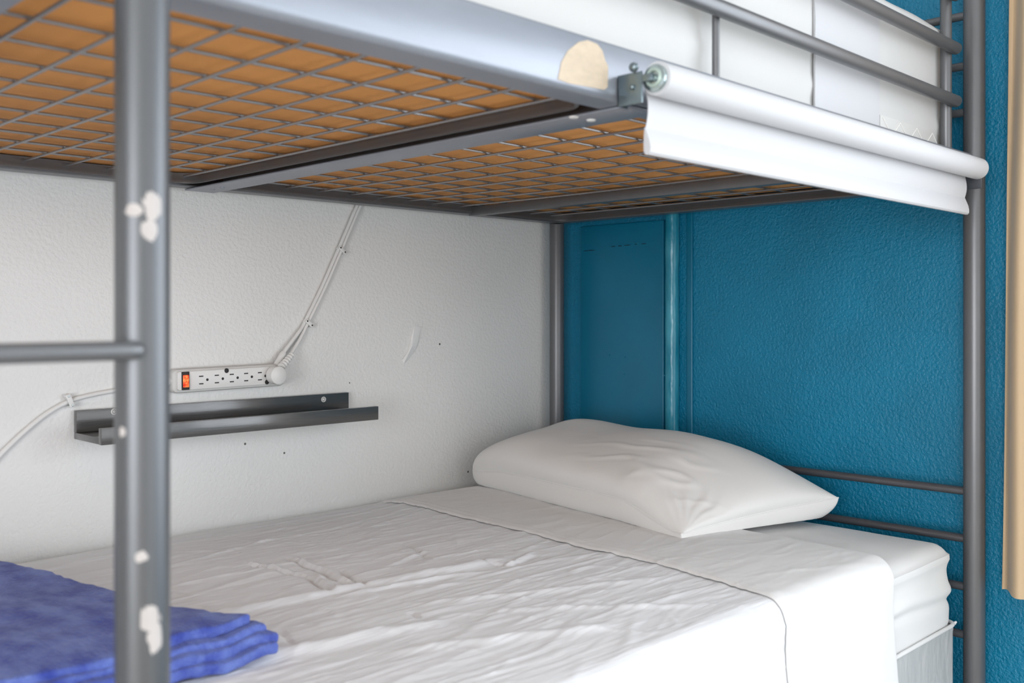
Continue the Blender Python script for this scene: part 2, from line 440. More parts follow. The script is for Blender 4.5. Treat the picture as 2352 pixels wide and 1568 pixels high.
def wires(x0, x1, xs, ys):
    bm = bmesh.new()
    def sag(x, y): return -.0035 * math.sin(PI * (x - x0) / (x1 - x0)) * math.sin(PI * (y - .72) / .96)
    for x in xs: tube(bm, [(x, y, ZW + sag(x, y)) for y in lin(.7245, 1.681, 10)], .0021, 8)
    for y in ys: tube(bm, [(x, y, ZW + .0041 + sag(x, y)) for x in lin(x0 + .002, x1 - .002, 12)], .0021, 8)
    return bm
ysl = [.80 + .080 * k for k in range(11)]
ysr = [.795 + .079 * k for k in range(12) if .795 + .079 * k < 1.67]
WXL = [.837 - .067 * k for k in range(14) if .837 - .067 * k > XF + .05]
WXR = [1.055 - .0765 + .0765 * k for k in range(12) if 1.055 - .0765 + .0765 * k < XH - .05]
part('wire_mesh', wires(XF + .03, .8555, WXL, ysl), M['wire'])
part('wire_mesh', wires(.902, XH - .03, WXR, ysr), M['wire'])

# flat strap under the joint of the two halves
bm = bmesh.new(); box(bm, (.861, YNR + .004, ZB - .0035), (.919, YF - .004, ZB - .0005), .001)
for y in (1.63, 1.665): disc(bm, (.889, y, ZB - .0034), (0, 0, -1), .005, .0015, 16, bev=.001)
strap = part('centre_strap', bm, M['rail'])
for px, py in ((1318, 268), (1358, 275)):
    d = (ZB - .0035 - H) * 2264 / (723 - py); a = (px - 1176) / 2264
    bm = bmesh.new(); disc(bm, ((1 + a) * d / math.sqrt(2), (1 - a) * d / math.sqrt(2), ZB - .0034), (0, 0, -1), .0058, .0020, 18, bev=.0015)
    link('rivet', bm, M['plastic'], strap)['label'] = 'pale round rivet head'
# cross angle bars
def cross_bar(xf, y0=.735, y1=1.692, w_=.022, z0=H + .2305, z1=H + .2505):
    bm = bmesh.new()
    box(bm, (xf, y0, z0), (xf + .002, y1, z1), .0004)
    box(bm, (xf + .002, y0, z0), (xf + w_, y1, z0 + .002), .0004)
    return bm
part('cross_bar', cross_bar(1.55), M['metal'])
bm = bmesh.new(); box(bm, (.205, .722, ZB + .001), (.262, 1.684, ZB + .003), .0005); box(bm, (.260, .722, ZB + .003), (.262, 1.684, H + .2475))
part('cross_bar', bm, M['rail'])
# lower deck slats that carry the lower mattress
bm = bmesh.new()
for k in range(9):
    x = XF + .12 + k * .215; box(bm, (x, YN + .005, LZB + .004), (x + .03, YF - .005, LZB + .022), .002)
part('lower_deck_slats', bm, M['metal'])

# headboard and footboard rods
for zr in (.554, .461, .375, -.326, -.414, -.503, -.592):
    for x in (XH, XF):
        bm = bmesh.new(); tube(bm, [(x, YN + .01, H + zr), (x, YF - .01, H + zr)], .0078, 16)
        part('headboard_rod' if x == XH else 'footboard_rod', bm, M['metal_dark'] if zr < 0 else M['metal'])

# guard rail on the open side: upright end tube, thin stay and three long tubes
YG = YN - .004
gx0, gx1 = .50, 1.783
bm = bmesh.new(); tube(bm, [(1.779, YG + .014, ZTOP - .03), (1.779, YG + .014, H + .60)], .0098, 18, dome=True); part('guard_upright', bm, M['metal'])
bm = bmesh.new(); tube(bm, [(gx0, YG + .014, ZTOP - .03), (gx0, YG + .014, H + .60)], .0098, 18, dome=True); part('guard_upright', bm, M['metal'])
bm = bmesh.new(); tube(bm, [(1.046, YG + .010, ZTOP - .012), (1.046, YG + .010, H + .56)], .0048, 14); part('guard_stay', bm, M['metal'])
for zr in (.3765, .4695, .5635):
    bm = bmesh.new(); tube(bm, [(gx0 - .01, YG - .002, H + zr), (gx1, YG - .002, H + zr)], .0105, 24, dome=True); part('guard_tube', bm, M['metal'])

# ladder: two stiles in front of the rail, thin rungs, chipped paint
lad = bpy.data.objects.new('ladder', None); COL.objects.link(lad); lad.parent = bed; lad.matrix_parent_inverse = bed_inv
LX, LY = .2975, .6545
for x in (LX, LX - .39):
    bm = bmesh.new(); tube(bm, [(x, LY, .01), (x, LY, H + .85)], .0180, 36, dome=True); part('stile', bm, M['stile'], parent=lad)
for zr in (-.0235, .255, .53, -.30, -.58, -.86):
    bm = bmesh.new()
    tube(bm, [(LX - .39 + .0, LY - .016, H + zr), (LX - .018, LY - .0165, H + zr), (LX - .010, LY - .015, H + zr)], [.0064, .0064, .0058], 18, dome=True)
    part('rung', bm, M['metal'], parent=lad)
def chip(cx, cy, cz, w_, h_, seed):
    """irregular flake following the stile's surface, centred where the photo shows it"""
    bm = bmesh.new(); rad = .01825; n = 20; ang0 = math.atan2(cy - LY, cx - LX)
    c = bm.verts.new((LX + rad * math.cos(ang0), LY + rad * math.sin(ang0), cz)); prev = None; ring = []; ring0 = []
    for f, lst in ((.5, ring0), (1, ring)):
        for k in range(n):
            t = 2 * PI * k / n; q = (1 + .35 * nz(math.cos(t) * 1.3, math.sin(t) * 1.3, seed)) * f
            a = ang0 + w_ / 2 / rad * math.cos(t) * q; rr = rad if f < 1 else rad - .0003
            lst.append(bm.verts.new((LX + rr * math.cos(a), LY + rr * math.sin(a), cz + h_ / 2 * math.sin(t) * q)))
    for k in range(n):
        bm.faces.new((c, ring0[k], ring0[(k + 1) % n])); bm.faces.new((ring0[k], ring[k], ring[(k + 1) % n], ring0[(k + 1) % n]))
    bmesh.ops.recalc_face_normals(bm, faces=bm.faces)
    return bm
def chip_at(px, py, w_, h_, seed):
    u = (px - 330) / 60 * .018; u = max(-.0175, min(.0175, u))
    dirc = Vector((-LX, -LY, 0)).normalized(); sidev = Vector((-dirc.y, dirc.x, 0))     # to the right seen from the lens
    p = Vector((LX, LY, 0)) + dirc * math.sqrt(.018 ** 2 - u * u) + sidev * u
    return chip(p.x, p.y, H + (723 - py) / 2264 * (.655), w_, h_, seed)
for args in ((312, 482, .013, .009, 1), (352, 470, .013, .022, 7), (345, 525, .012, .015, 3), (327, 1280, .008, .008, 4), (346, 1425, .016, .018, 5), (358, 1470, .012, .020, 6), (288, 992, .006, .007, 8)):
    o = part('paint_chip', chip_at(*args), M['chip'], parent=lad)

# torn masking tape on the near rail face
bm = bmesh.new()
pts = [(1282, 182), (1290, 142), (1305, 116), (1330, 96), (1350, 92), (1372, 101), (1384, 116), (1390, 138), (1397, 152), (1396, 200), (1388, 206), (1350, 199), (1310, 192)]
Y0 = YNR - .0006
P3 = [ray(px, py, Y=Y0) for px, py in pts]
c3 = sum(P3, Vector()) / len(P3)
vt = [bm.verts.new(p) for p in P3]; vb = [bm.verts.new(p + Vector((0, .0005, 0))) for p in P3]
cc = bm.verts.new(c3)
for i in range(len(pts)):
    j = (i + 1) % len(pts); bm.faces.new((cc, vt[i], vt[j])); bm.faces.new((vt[i], vb[i], vb[j], vt[j]))
bmesh.ops.recalc_face_normals(bm, faces=bm.faces)
part('tape_patch', bm, M['masking'], 'torn tan masking tape patch')

# ------------------------------------------------------------------ upper mattress
um = thing('upper_mattress', 'thick white mattress on the upper bunk with tan underside, behind the guard rail', 'mattress', loc=(.87, 1.2, H + .262))
UZ0, UZ1 = H + .2595, H + .519
def udisp(p, n):
    side_ = max(0, -n.y) + max(0, n.x)
    hz = (p.z - UZ0) / (UZ1 - UZ0)
    o = Vector(p)
    o += n * (.004 * nz(p.x * 5, p.y * 5, p.z * 9) * (1 if n.z >= 0 else 0))
    if n.z > .2: o.z += .012 * math.sin(PI * min(1, max(0, (p.x + .12) / 1.95))) + .003 * nz(p.x * 7, p.y * 7)
    for c, a in ((.93, .005), (.30, .003), (.02, .004)): o += Vector((n.x, n.y, 0)) * a * math.exp(-((hz - c) / .03) ** 2) * side_
    if p.x < 1.1: o += Vector((0, -1, 0)) * .004 * max(0, -n.y) * (nz(p.x * 3, p.z * 14) + .4)
    # broad soft bulges of the cover beside the near rail
    return o
def unparent_at(o, root):
    o.parent = root; o.matrix_parent_inverse = Matrix.Translation(-root.location); return o
bm = soft_box((XF + .03, .7065, UZ0), (1.834, 1.735, UZ1), .020, udisp, 70, 20, 12)
o = unparent_at(link('mattress_body', bm, M['mattress_white']), um)
bm = bmesh.new(); box(bm, (XF + .045, .724, UZ0 - .0025), (1.838, 1.725, UZ0 + .001), .0006)
o = unparent_at(link('underside', bm, M['orange']), um); o['label'] = 'orange tan fabric underside seen through the wire mesh'
# grey border with zigzag stitching at the head end of the near side
bm = bmesh.new(); box(bm, (1.545, .7045, UZ0 + .004), (1.826, .7085, UZ0 + .064), .001)
o = unparent_at(link('border_band', bm, M['mattress_grey']), um); o['label'] = 'grey border band with zigzag stitching'
bm = bmesh.new(); zz_ = []
for k in range(9): zz_.append((1.553 + k * .033, .7040, UZ0 + (.034 if k % 2 else .060)))
tube(bm, zz_, .0009, 6)
z2 = unparent_at(link('zigzag_stitch', bm, M['thread']), um); 
# smooth cover panel with a vertical seam
bm = grid(lambda u, v: (u, .7035 - .0012 * nz(u * 8, v * 6), v), lin(1.325, 1.540, 20), lin(UZ0 + .035, UZ1 - .03, 12), .0015)
o = unparent_at(link('cover_panel', bm, M['blind']), um); o['label'] = 'flat smooth white panel of the mattress cover'
bm = bmesh.new(); tube(bm, [(1.325 + .006 * nz(z * 22, 3), .7022, z) for z in lin(UZ0 + .02, UZ1 - .02, 24)], .0006, 6)
unparent_at(link('vertical_seam', bm, M['seam']), um)
# piping round the head corner
bm = bmesh.new()
tube(bm, smooth_path([(1.833 + .0015 * math.sin(z * 240), .7105, z) for z in lin(UZ0 + .02, UZ1 - .03, 8)], 3), .0026, 8)
unparent_at(link('corner_seam', bm, M['mattress_grey']), um)

# ------------------------------------------------------------------ lower mattress and sheets
LM0 = LZB + .0235
def mdisp(p, n):
    hor = Vector((n.x, n.y, 0)); o = p + n * (.003 * nz(p.x * 9, p.y * 9, p.z * 5)) * (0 if n.z > .5 else 1)
    if n.z > 0 and hor.length > .2: o += hor.normalized() * .022 * (1 - hor.length)
    return o
bm = soft_box((XF + .03, .700, LM0), (1.853, 1.740, H - .5635), .022, mdisp, 60, 20, 14)
o = link('lower_mattress', bm, M['quilt']); tag(o, 'grey quilted mattress on the lower bunk, showing below the white fitted sheet', 'mattress')

ZL = H - .412
def fdisp(p, n):
    o = Vector(p); z = p.z - H
    s = max(0, -n.y) + max(0, n.x)
    if n.z > .3:
        ex = sstep(1.845, 1.66, p.x); ey = sstep(.70, .80, p.y)
        o.z += .009 * ex * ey - .004 + .0015 * nz(p.x * 8, p.y * 8)
    hor = Vector((n.x, n.y, 0))
    if n.z < 0 and hor.length > .2: o += hor.normalized() * .03 * (1 - hor.length)
    if hor.length > .2 and n.z > -.9:
        zc = z + .010 * sstep(1.60, 1.84, p.x) * max(0, -n.y) + .004 * nz(p.x * 5, p.y * 5); q = .004 * math.exp(-((z + .438) / .010) ** 2) + .0040 * math.exp(-((zc + .488) / .009) ** 2) - .0025 * math.exp(-((z + .462) / .016) ** 2) - .0050 * math.exp(-((zc + .506) / .008) ** 2)
        o += hor.normalized() * (q + .0018 * nz(p.x * 12, p.y * 12, z * 20))
    return o
bm = soft_box((XF + .03, .702, H - .562), (1.843, 1.742, ZL), .03, fdisp, 90, 50, 26)
fs = link('fitted_sheet', bm, M['sheet2']); tag(fs, 'white fitted sheet stretched over the lower mattress, visible at the head end corner', 'sheet')
bm = bmesh.new()
P = rrect(XF + .028, 1.848, .6965, 1.745, .03)
tube(bm, [(p.x, p.y, H - .5610 + .0015 * nz(p.x * 20, p.y * 20)) for p in P], .0034, 10, closed=True)
for p in [Vector((1.846, .705))]:
    tube(bm, [(1.843, .702, H - .563), (1.847, .699, H - .560)], [.0035, .0015], 8)
hm = link('elastic_hem', bm, M['sheet2'], fs)

# cross-section of the top sheet, parameter s from the wall across the top and down the near side
def sheet_point(x, s, lift=0.0):
    """s in metres from the wall edge"""
    top = .998        # length of the flat part
    r = .034; qa = r * PI / 2
    zt = H - .4015 + lift
    side_drop = .34
    if s < .03:                                             # rolled down at the wall
        t = s / .03; y = 1.752 - .02 * t; z = zt - .014 - .012 * (1 - t) ** 2
    elif s < top + .03:
        y = 1.732 - (s - .03); z = zt - .014 * (1 - min(1, (s - .03) / .12)) ** 2
    elif s < top + .03 + qa:
        t = (s - top - .03) / r; y = 1.732 - top - (r + lift) * math.sin(t); z = zt - (r + lift) * (1 - math.cos(t)) if lift == 0 else zt - (r + lift) * (1 - math.cos(t))
    else:
        q = s - top - .03 - qa; y = 1.732 - top - r - lift - .035 * sstep(0, .5, q) * 1.0; z = zt - r - lift - q
    return Vector((x, y, z))
def bed_xy(px, py):
    d = .4015 * 2264 / (py - 723); a = (px - 1176) / 2264
    return ((1 + a) * d / math.sqrt(2), (1 - a) * d / math.sqrt(2))
CREASES = [(bed_xy(*p), bed_xy(*q), h, w) for p, q, h, w in [
    ((665, 1285), (802, 1345), -.0045, .0045), ((672, 1280), (812, 1340), .0035, .0045), ((780, 1312), (838, 1350), -.005, .004), ((570, 1297), (712, 1328), -.003, .004),
    ((560, 1291), (700, 1322), .0025, .004), ((715, 1328), (757, 1364), -.0055, .005), ((728, 1322), (770, 1358), .004, .005), ((925, 1250), (990, 1285), -.003, .004),
    ((895, 1300), (975, 1268), .003, .004), ((1090, 1292), (1165, 1302), -.003, .004), ((1160, 1302), (1220, 1272), .0035, .004), ((1175, 1300), (1232, 1276), -.0025, .004),
    ((400, 1432), (1150, 1288), .006, .012), ((560, 1520), (1000, 1432), .007, .014), ((780, 1372), (1090, 1316), .004, .006), ((1000, 1385), (1500, 1330), .003, .008),
    ((395, 1345), (700, 1290), .003, .005), ((395, 1300), (620, 1240), .0025, .004), ((900, 1500), (1400, 1440), .004, .012), ((1150, 1400), (1600, 1390), .003, .008),
    ((420, 1475), (640, 1478), -.0025, .003), ((640, 1455), (670, 1478), -.003, .003), ((940, 1410), (960, 1420), -.004, .004)]]
def creases(x, y):
    h = 0
    for (ax, ay), (bx, by), a, w in CREASES:
        dx, dy = bx - ax, by - ay; L2 = dx * dx + dy * dy
        t = ((x - ax) * dx + (y - ay) * dy) / L2
        if -.15 < t < 1.15:
            e = sstep(-.12, .12, t) * sstep(1.12, .88, t); q = ((x - ax) * dy - (y - ay) * dx) / math.sqrt(L2) + .006 * nz(x * 14, y * 14)
            if abs(q) < 3 * w: h += a * e * math.exp(-(q / w) ** 2)
    return h
def sheet_wr(x, s, edge):
    """wrinkle height, mostly along the bed"""
    yy = s; f = sstep(0, .04, s)
    w1 = ridge(x * 1.9 + .5 * nz(x * 3, yy * 3), yy * 15 + 1.2 * nz(x * 2.2, yy * 2.0, 5), 1)
    w2 = ridge(x * 3.2, yy * 30 + 2 * nz(x * 3, yy * 3, 8), 2)
    w3 = ridge(x * 7 + yy * 4, yy * 9 - x * 5, 4)
    a = .0026 * max(0, w1 - .60) * 1.5 + .0022 * max(0, w2 - .62) + .0022 * max(0, w3 - .82) * 3
    w4 = ridge(x * 4.5 + 1.5 * nz(x * 4, yy * 6, 15), yy * 46 + 3 * nz(x * 4, yy * 4, 18), 22); a += .0018 * max(0, w4 - .6)
    b = .002 * nz(x * 2.5, yy * 5, 9)
    # pinched creases near the middle of the bed
    cx, cy = x - .93, yy - .50
    loc = math.exp(-(cx * cx / .04 + cy * cy / .02))
    a += .005 * loc * max(0, ridge(x * 9 + yy * 9, yy * 11 - x * 4, 12) - .6)
    if s < 1.03: b += creases(x, 1.762 - s)
    hang = sstep(1.05, 1.25, s)
    a += hang * .010 * nz(x * 7, s * 1.6, 3)
    return (a + b) * f * edge
fold_x = lambda s: 1.590 - .016 * sstep(.9, 1.15, s) + .004 * nz(s * 6, 2)
hem_x = lambda s: 1.322 - .055 * s / 1.0 - .030 * sstep(.85, 1.12, s) + .028 * sstep(1.08, 1.3, s) + .004 * nz(s * 7, 6)
def base_n(x, s):
    p0 = sheet_point(x, s - .002); p1 = sheet_point(x, s + .002); t = (p1 - p0).normalized()
    return Vector((0, t.z, -t.y))
svals = lin(0, .03, 4)[:-1] + lin(.03, 1.0, 330)[:-1] + lin(1.0, 1.10, 22)[:-1] + lin(1.10, 1.44, 60)
uvals = lin(0, 1, 400)
def top_fn(u, s):
    x = (XF + .02) + (fold_x(s) - (XF + .02)) * u
    h = sheet_wr(x, s, sstep(1.0, .97, u) if u > .9 else 1)
    return sheet_point(x, s) + base_n(x, s) * (h)
bm = grid(top_fn, uvals, svals, -.0012)
bmesh.ops.recalc_face_normals(bm, faces=bm.faces)
ts = link('top_sheet', bm, M['sheet']); tag(ts, 'wrinkled white top sheet spread over the lower bunk and hanging down its open side', 'sheet')
# turned-back cuff lying on the sheet between the hem line and the fold
def cuff_fn(u, s):
    hx = hem_x(s); x = hx + (fold_x(s) + .003 - hx) * u
    h0 = sheet_wr(x, s, sstep(1.0, .97, (x - XF) / (fold_x(s) - XF)))
    ridge_h = .0016 * math.exp(-((x - hx - .022) / .004) ** 2)
    h = .0058 + .5 * h0 + .0022 * max(0, nz(x * 5 + s, s * 18, 31)) + ridge_h
    h = max(h, h0 + .0016)
    e = math.sin(PI * min(1, u / .02) / 2) if u < .02 else (math.sin(PI * min(1, (1 - u) / .03) / 2) if u > .97 else 1)
    return sheet_point(x, s) + base_n(x, s) * (h0 + (h - h0) * (.4 + .6 * e))
bm = grid(cuff_fn, lin(0, .03, 4)[:-1] + lin(.03, .97, 70)[:-1] + lin(.97, 1, 4), svals, -.0010)
bmesh.ops.recalc_face_normals(bm, faces=bm.faces)
o = link('folded_cuff', bm, M['sheet2'], ts); o['label'] = 'smooth turned-back cuff with a stitched hem'

# ------------------------------------------------------------------ pillow
FL = Vector((1.570, 1.700, 0)); FR = Vector((1.445, 1.022, 0)); BR = Vector((1.815, .912, 0)); BL = Vector((1.842, 1.660, 0))
def pil(u, v, top):
    """u: 0 wall end .. 1 near end, v: 0 front .. 1 back"""
    U, V = 2 * u - 1, 2 * v - 1
    pin = .012 + .026 * u
    uu = .5 + U * .5 * (1 - pin * (1 - V * V)); vv = .5 + V * .5 * (1 - 1.6 * pin * (1 - U * U))
    p = (FL * (1 - uu) + FR * uu) * (1 - vv) + (BL * (1 - uu) + BR * uu) * vv
    bl = sstep(.55, 0, u)
    ev = max(0, 1 - abs(V) ** (2.4 + 3.2 * bl * (1 if V < 0 else .5)))
    ee = .52 - .10 * bl
    if U < 0: t = (max(0, 1 - abs(U) ** 6) ** .42) * (ev ** ee)
    else: t = (max(0, 1 - abs(U) ** 3.2) ** .50) * (ev ** ee)
    tb = (max(0, 1 - abs(U) ** (6 if U < 0 else 5)) ** .42) * (max(0, 1 - abs(V) ** 6) ** .42)
    if V < 0: p.x += -.022 * (1 - V * V) * 0 
    seam = H - .352 + .018 * v - .036 * sstep(.72, 1, u) * (1 - .35 * v) - .012 * sstep(.2, 0, u)
    bulge = .078 + .020 * sstep(.1, .8, v) - .014 * sstep(.55, 1, u)
    wr = .0022 * nz(p.x * 14, p.y * 9, 3) + .010 * max(0, ridge(p.x * 20 + p.y * 9, p.y * 8 - p.x * 3, 21) - .58) * math.exp(-((u - .74) ** 2 / .05 + (v - .24) ** 2 / .05)) + .006 * nz(p.x * 5, p.y * 5, 12)
    # radiating pleats at the front corner
    du, dv = 1 - u, v; rad = math.hypot(du * .7, dv * .35) + 1e-4; ang = math.atan2(dv * .35, du * .7)
    wr += .0016 * math.sin(ang * 26 + 4 * nz(u * 9, v * 9)) * math.exp(-(rad - .075) ** 2 / .0022)
    if top: z = seam + bulge * t + wr * min(1, t * 1.5)
    else: z = max(seam - .075 * tb + wr * .4 * tb, H - .3950)
    # body swells out past the seam line
    out = (p - (FL + FR + BL + BR) / 4); out.z = 0
    p = p + out.normalized() * (.014 * math.sin(PI * min(1, t if top else tb)))
    p.x = min(p.x, 1.868); p.y = min(p.y, 1.752)
    p.z = z
    return p
def ease(n): return [.5 - .5 * math.cos(PI * k / n) for k in range(n + 1)]
bm = bmesh.new(); us, vs = ease(150), ease(100)
T = [[None] * len(vs) for _ in us]; B = [[None] * len(vs) for _ in us]
for i, u in enumerate(us):
    for j, v in enumerate(vs):
        T[i][j] = bm.verts.new(pil(u, v, True))
        B[i][j] = T[i][j] if i in (0, len(us) - 1) or j in (0, len(vs) - 1) else bm.verts.new(pil(u, v, False))
for i in range(len(us) - 1):
    for j in range(len(vs) - 1):
        bm.faces.new((T[i][j], T[i + 1][j], T[i + 1][j + 1], T[i][j + 1]))
        try: bm.faces.new((B[i][j], B[i][j + 1], B[i + 1][j + 1], B[i + 1][j]))
        except Exception: pass
bmesh.ops.recalc_face_normals(bm, faces=bm.faces)
pw = link('pillow', bm, M['pillow']); tag(pw, 'plump white pillow at the head of the lower bunk, leaning on the headboard', 'pillow')
bm = bmesh.new()
edge = [pil(u, 0, True) for u in us[2:]] + [pil(1, v, True) for v in vs[1:]]
tube(bm, edge, .0016, 8)
o = link('seam_piping', bm, M['pillow'], pw)

# ------------------------------------------------------------------ folded blue towel
def tdisp(k):
    def f(p, n):
        o = Vector(p)
        o.x += sstep(0, .5, p.x) * (-.085 * (p.y - 1.04) / .56 + .020 * sstep(1.16, 1.04, p.y)) + .012 * nz(p.y * 4 + k, k * 3.1) + .010 * nz(p.y * 9, k * 1.7, 4)
        # the pile droops towards the near corner and rises towards the foot
        o.y += .010 * nz(p.x * 7, k * 2.3, 1) + sstep(.42, .60, p.x) * sstep(1.2, 1.0, p.y) * (.004 * k - .004)
        o.z += .010 * sstep(.44, .56, p.x) * sstep(1.16, 1.06, p.y) * (k / 3) + .006 * nz(p.x * 22 - p.y * 16, 3) * sstep(.3, .55, p.x) * sstep(1.25, 1.0, p.y)
        d = sstep(.30, .62, p.x)
        o.z += -.004 * d * k * .8 + .004 * nz(p.x * 9, p.y * 9, k)
        o += n * .0022 * nz(p.x * 70, p.y * 70, p.z * 70)
        return o
    return f
bm = bmesh.new()
me_tmp = bpy.data.meshes.new('tmp')
base = H - .3945
for k, (x1, y0, h0, h1) in enumerate(((.590, 1.000, 0, .013), (.600, 1.008, .009, .022), (.596, 1.016, .018, .031), (.584, 1.026, .027, .040))):
    b2 = soft_box((-.04, y0, base + h0), (x1, 1.69 - .01 * k, base + h1), .0045, tdisp(k), 60, 50, 2)
    b2.to_mesh(me_tmp); b2.free(); bm.from_mesh(me_tmp)
bpy.data.meshes.remove(me_tmp)
tw = link('towel', bm, M['towel']); tag(tw, 'folded blue terry towel lying near the foot of the lower bunk', 'towel')

# ------------------------------------------------------------------ wall shelf
SX0, SX1 = .6786, 1.2548
sh = thing('wall_shelf', 'narrow black-brown picture ledge shelf mounted on the white wall', 'shelf', loc=((SX0 + SX1) / 2, YW, H - .217))
def sub(name, bm, m, root, smooth=True, label=None):
    o = link(name, bm, m, root, smooth); o.matrix_parent_inverse = Matrix.Translation(-root.location)
    if label: o['label'] = label
    return o
bm = bmesh.new(); box(bm, (SX0, YW - .012, H - .2055), (SX1, YW - .0005, H - .167), .0006); sub('back_panel', bm, M['shelf'], sh)
bm = bmesh.new(); box(bm, (SX0 + .0004, YW - .1062, H - .2174), (SX1 - .0004, YW - .0005, H - .206), .0006); sub('tray', bm, M['shelf'], sh)
bm = bmesh.new(); box(bm, (SX0, YW - .117, H - .2178), (SX1, YW - .106, H - .190), .0006); sub('front_lip', bm, M['shelf'], sh)
for px, py in ((743, 917), (262, 945)):
    p = ray(px, py, Y=YW - .012)
    bm = bmesh.new()
    tube(bm, [(p.x + .0048 * math.cos(t), YW - .0125, p.z + .0048 * math.sin(t)) for t in lin(0, 2 * PI, 24)[:-1]], .0012, 8, closed=True)
    disc(bm, (p.x, YW - .012, p.z), (0, -1, 0), .0028, .0012, 14, bev=.0006)
    sub('screw', bm, M['plastic'], sh)

# ------------------------------------------------------------------ power strip
PX0, PX1 = .849, 1.092; PZ = H - .1225
ps = thing('power_strip', 'white six outlet power strip with lit red switch, fixed to the white wall', 'power strip', loc=((PX0 + PX1) / 2, YW, PZ))
ps.rotation_euler = (0, math.radians(-.8), 0)
psi = Matrix.Translation(-ps.location)
def pp(name, bm, m, parent=ps, smooth=True, label=None):
    o = link(name, bm, m, parent, smooth)
    if parent is ps: o.matrix_parent_inverse = psi
    if label: o['label'] = label
    return o
def rounded_slab(x0, x1, z0, z1, y0, y1, r, bev):
    bm = bmesh.new(); pts = []
    for cx, cz, a0 in ((x1 - r, z1 - r, 0), (x0 + r, z1 - r, PI / 2), (x0 + r, z0 + r, PI), (x1 - r, z0 + r, 1.5 * PI)):
        for k in range(9):
            t = a0 + PI / 2 * k / 8; pts.append((cx, cz, math.cos(t), math.sin(t)))
    lv = [(y0, 0), (y1 + bev, 0), (y1 + bev * .3, bev * .3), (y1, bev)]; rings = []
    for y, i in lv: rings.append([bm.verts.new((cx + (r - i) * c, y, cz + (r - i) * s)) for cx, cz, c, s in pts])
    for a in range(len(rings) - 1):
        for k in range(len(pts)):
            j = (k + 1) % len(pts); bm.faces.new((rings[a][k], rings[a][j], rings[a + 1][j], rings[a + 1][k]))
    bm.faces.new(rings[-1]); bm.faces.new(list(reversed(rings[0])))
    bmesh.ops.recalc_face_normals(bm, faces=bm.faces); return bm
yb = YW - .0005
pp('housing', rounded_slab(PX0, PX1, PZ - .0225, PZ + .0225, yb, yb - .022, .012, .005), M['plastic_grey'])
pp('front_face', rounded_slab(PX0 + .009, PX1 - .006, PZ - .0170, PZ + .0180, yb - .0215, yb - .027, .004, .001), M['plastic'])
yf = yb - .027
sx = PX0 + .0235
sw = pp('switch', rounded_slab(sx - .0075, sx + .0075, PZ - .0165, PZ + .0175, yf, yf - .002, .001, .0005), M['slot'])
pp('rocker', rounded_slab(sx - .0055, sx + .0055, PZ - .0115, PZ + .0115, yf - .0015, yf - .0055, .001, .002), M['led'], parent=sw, label='lit orange red rocker')
for k in range(6):
    cx = PX0 + .0555 + k * .0325 - .0006 * k * k * .5
    bm = bmesh.new()
    for dz in (-.0070, .0072): box(bm, (cx - .0044, yf - .0003, PZ + dz - .0011), (cx + .0044, yf + .0015, PZ + dz + .0011))
    disc(bm, (cx + .0125, yf + .001, PZ), (0, -1, 0), .0026, .0013, 16)
    pp('outlet', bm, M['slot'], smooth=False)
scr = ray(613, 882, Y=yf); PSC = scr.x - PX0
for dx, dz in ((.1085, .0150), (PSC, -.0125)):
    bm = bmesh.new(); disc(bm, (PX0 + dx, yf + .001, PZ + dz), (0, -1, 0), .0047, .0018, 20, bev=.0006); pp('mounting_screw', bm, M['slot'])
# cable clips and cables run on the wall
def wallp(px, py, off=.004): 
    p = ray(px, py, Y=YW - off); return p
pl = thing('plug', 'round flat white plug pushed into the right outlet of the power strip', 'plug', loc=(1.062, YW - .03, PZ))
pc = ray(641, 862, Y=YW - .049)
bm = bmesh.new()
tube(bm, [(pc.x, yf - .0022, pc.z), (pc.x, YW - .045, pc.z), (pc.x, YW - .0485, pc.z), (pc.x, YW - .0495, pc.z)], [.0180, .0185, .0178, .0165], 40)
sub('plug_body', bm, M['plastic'], pl)
s0 = Vector((pc.x + .006, YW - .042, pc.z + .012)); s1 = wallp(672, 812, .020)
bm = bmesh.new(); dd = (s1 - s0)
pts = [s0 + dd * t for t in lin(.15, .95, 16)]
tube(bm, pts, [.0075 - .0022 * (i / 16) + (.0010 if i % 3 == 0 else -.0009) for i in range(17)], 16)
sub('strain_relief', bm, M['plastic'], pl)
c0 = s0 + dd * .8
A1 = wallp(706, 744, .007); A2 = wallp(785, 573, .007); A3 = wallp(829, 470, .007); A4 = wallp(905, 300, .007)
bm = bmesh.new(); tube(bm, smooth_path([c0, s1 + Vector((0, .004, 0)), wallp(690, 777, .009), A1, wallp(745, 664, .006), A2, A3, A4], 8), .0036, 14)
sub('plug_cord', bm, M['plastic'], pl)
# the strip's own feed cord leaves over its right end, up beside the first
bm = bmesh.new(); off = Vector((-.0065, .001, .003))
e0 = Vector((PX1 - .018, YW - .016, PZ + .020)); 
tube(bm, smooth_path([e0 + (wallp(654, 806, .012) - e0) * .0, e0 + (wallp(654, 806, .012) - e0) * .9], 6), [.0068] * 6 + [.0056], 16)
fc = pp('feed_sleeve', bm, M['plastic']); fc.matrix_parent_inverse = (Matrix.Translation(ps.location) @ ps.rotation_euler.to_matrix().to_4x4()).inverted()
bm = bmesh.new()
tube(bm, smooth_path([e0, wallp(654, 806, .012), wallp(690, 764, .009) + off * .5, A1 + off, wallp(745, 664, .006) + off, A2 + off, A3 + off, A4 + off], 8), .0036, 14)
fc = pp('feed_cord', bm, M['plastic']); fc.matrix_parent_inverse = (Matrix.Translation(ps.location) @ ps.rotation_euler.to_matrix().to_4x4()).inverted()
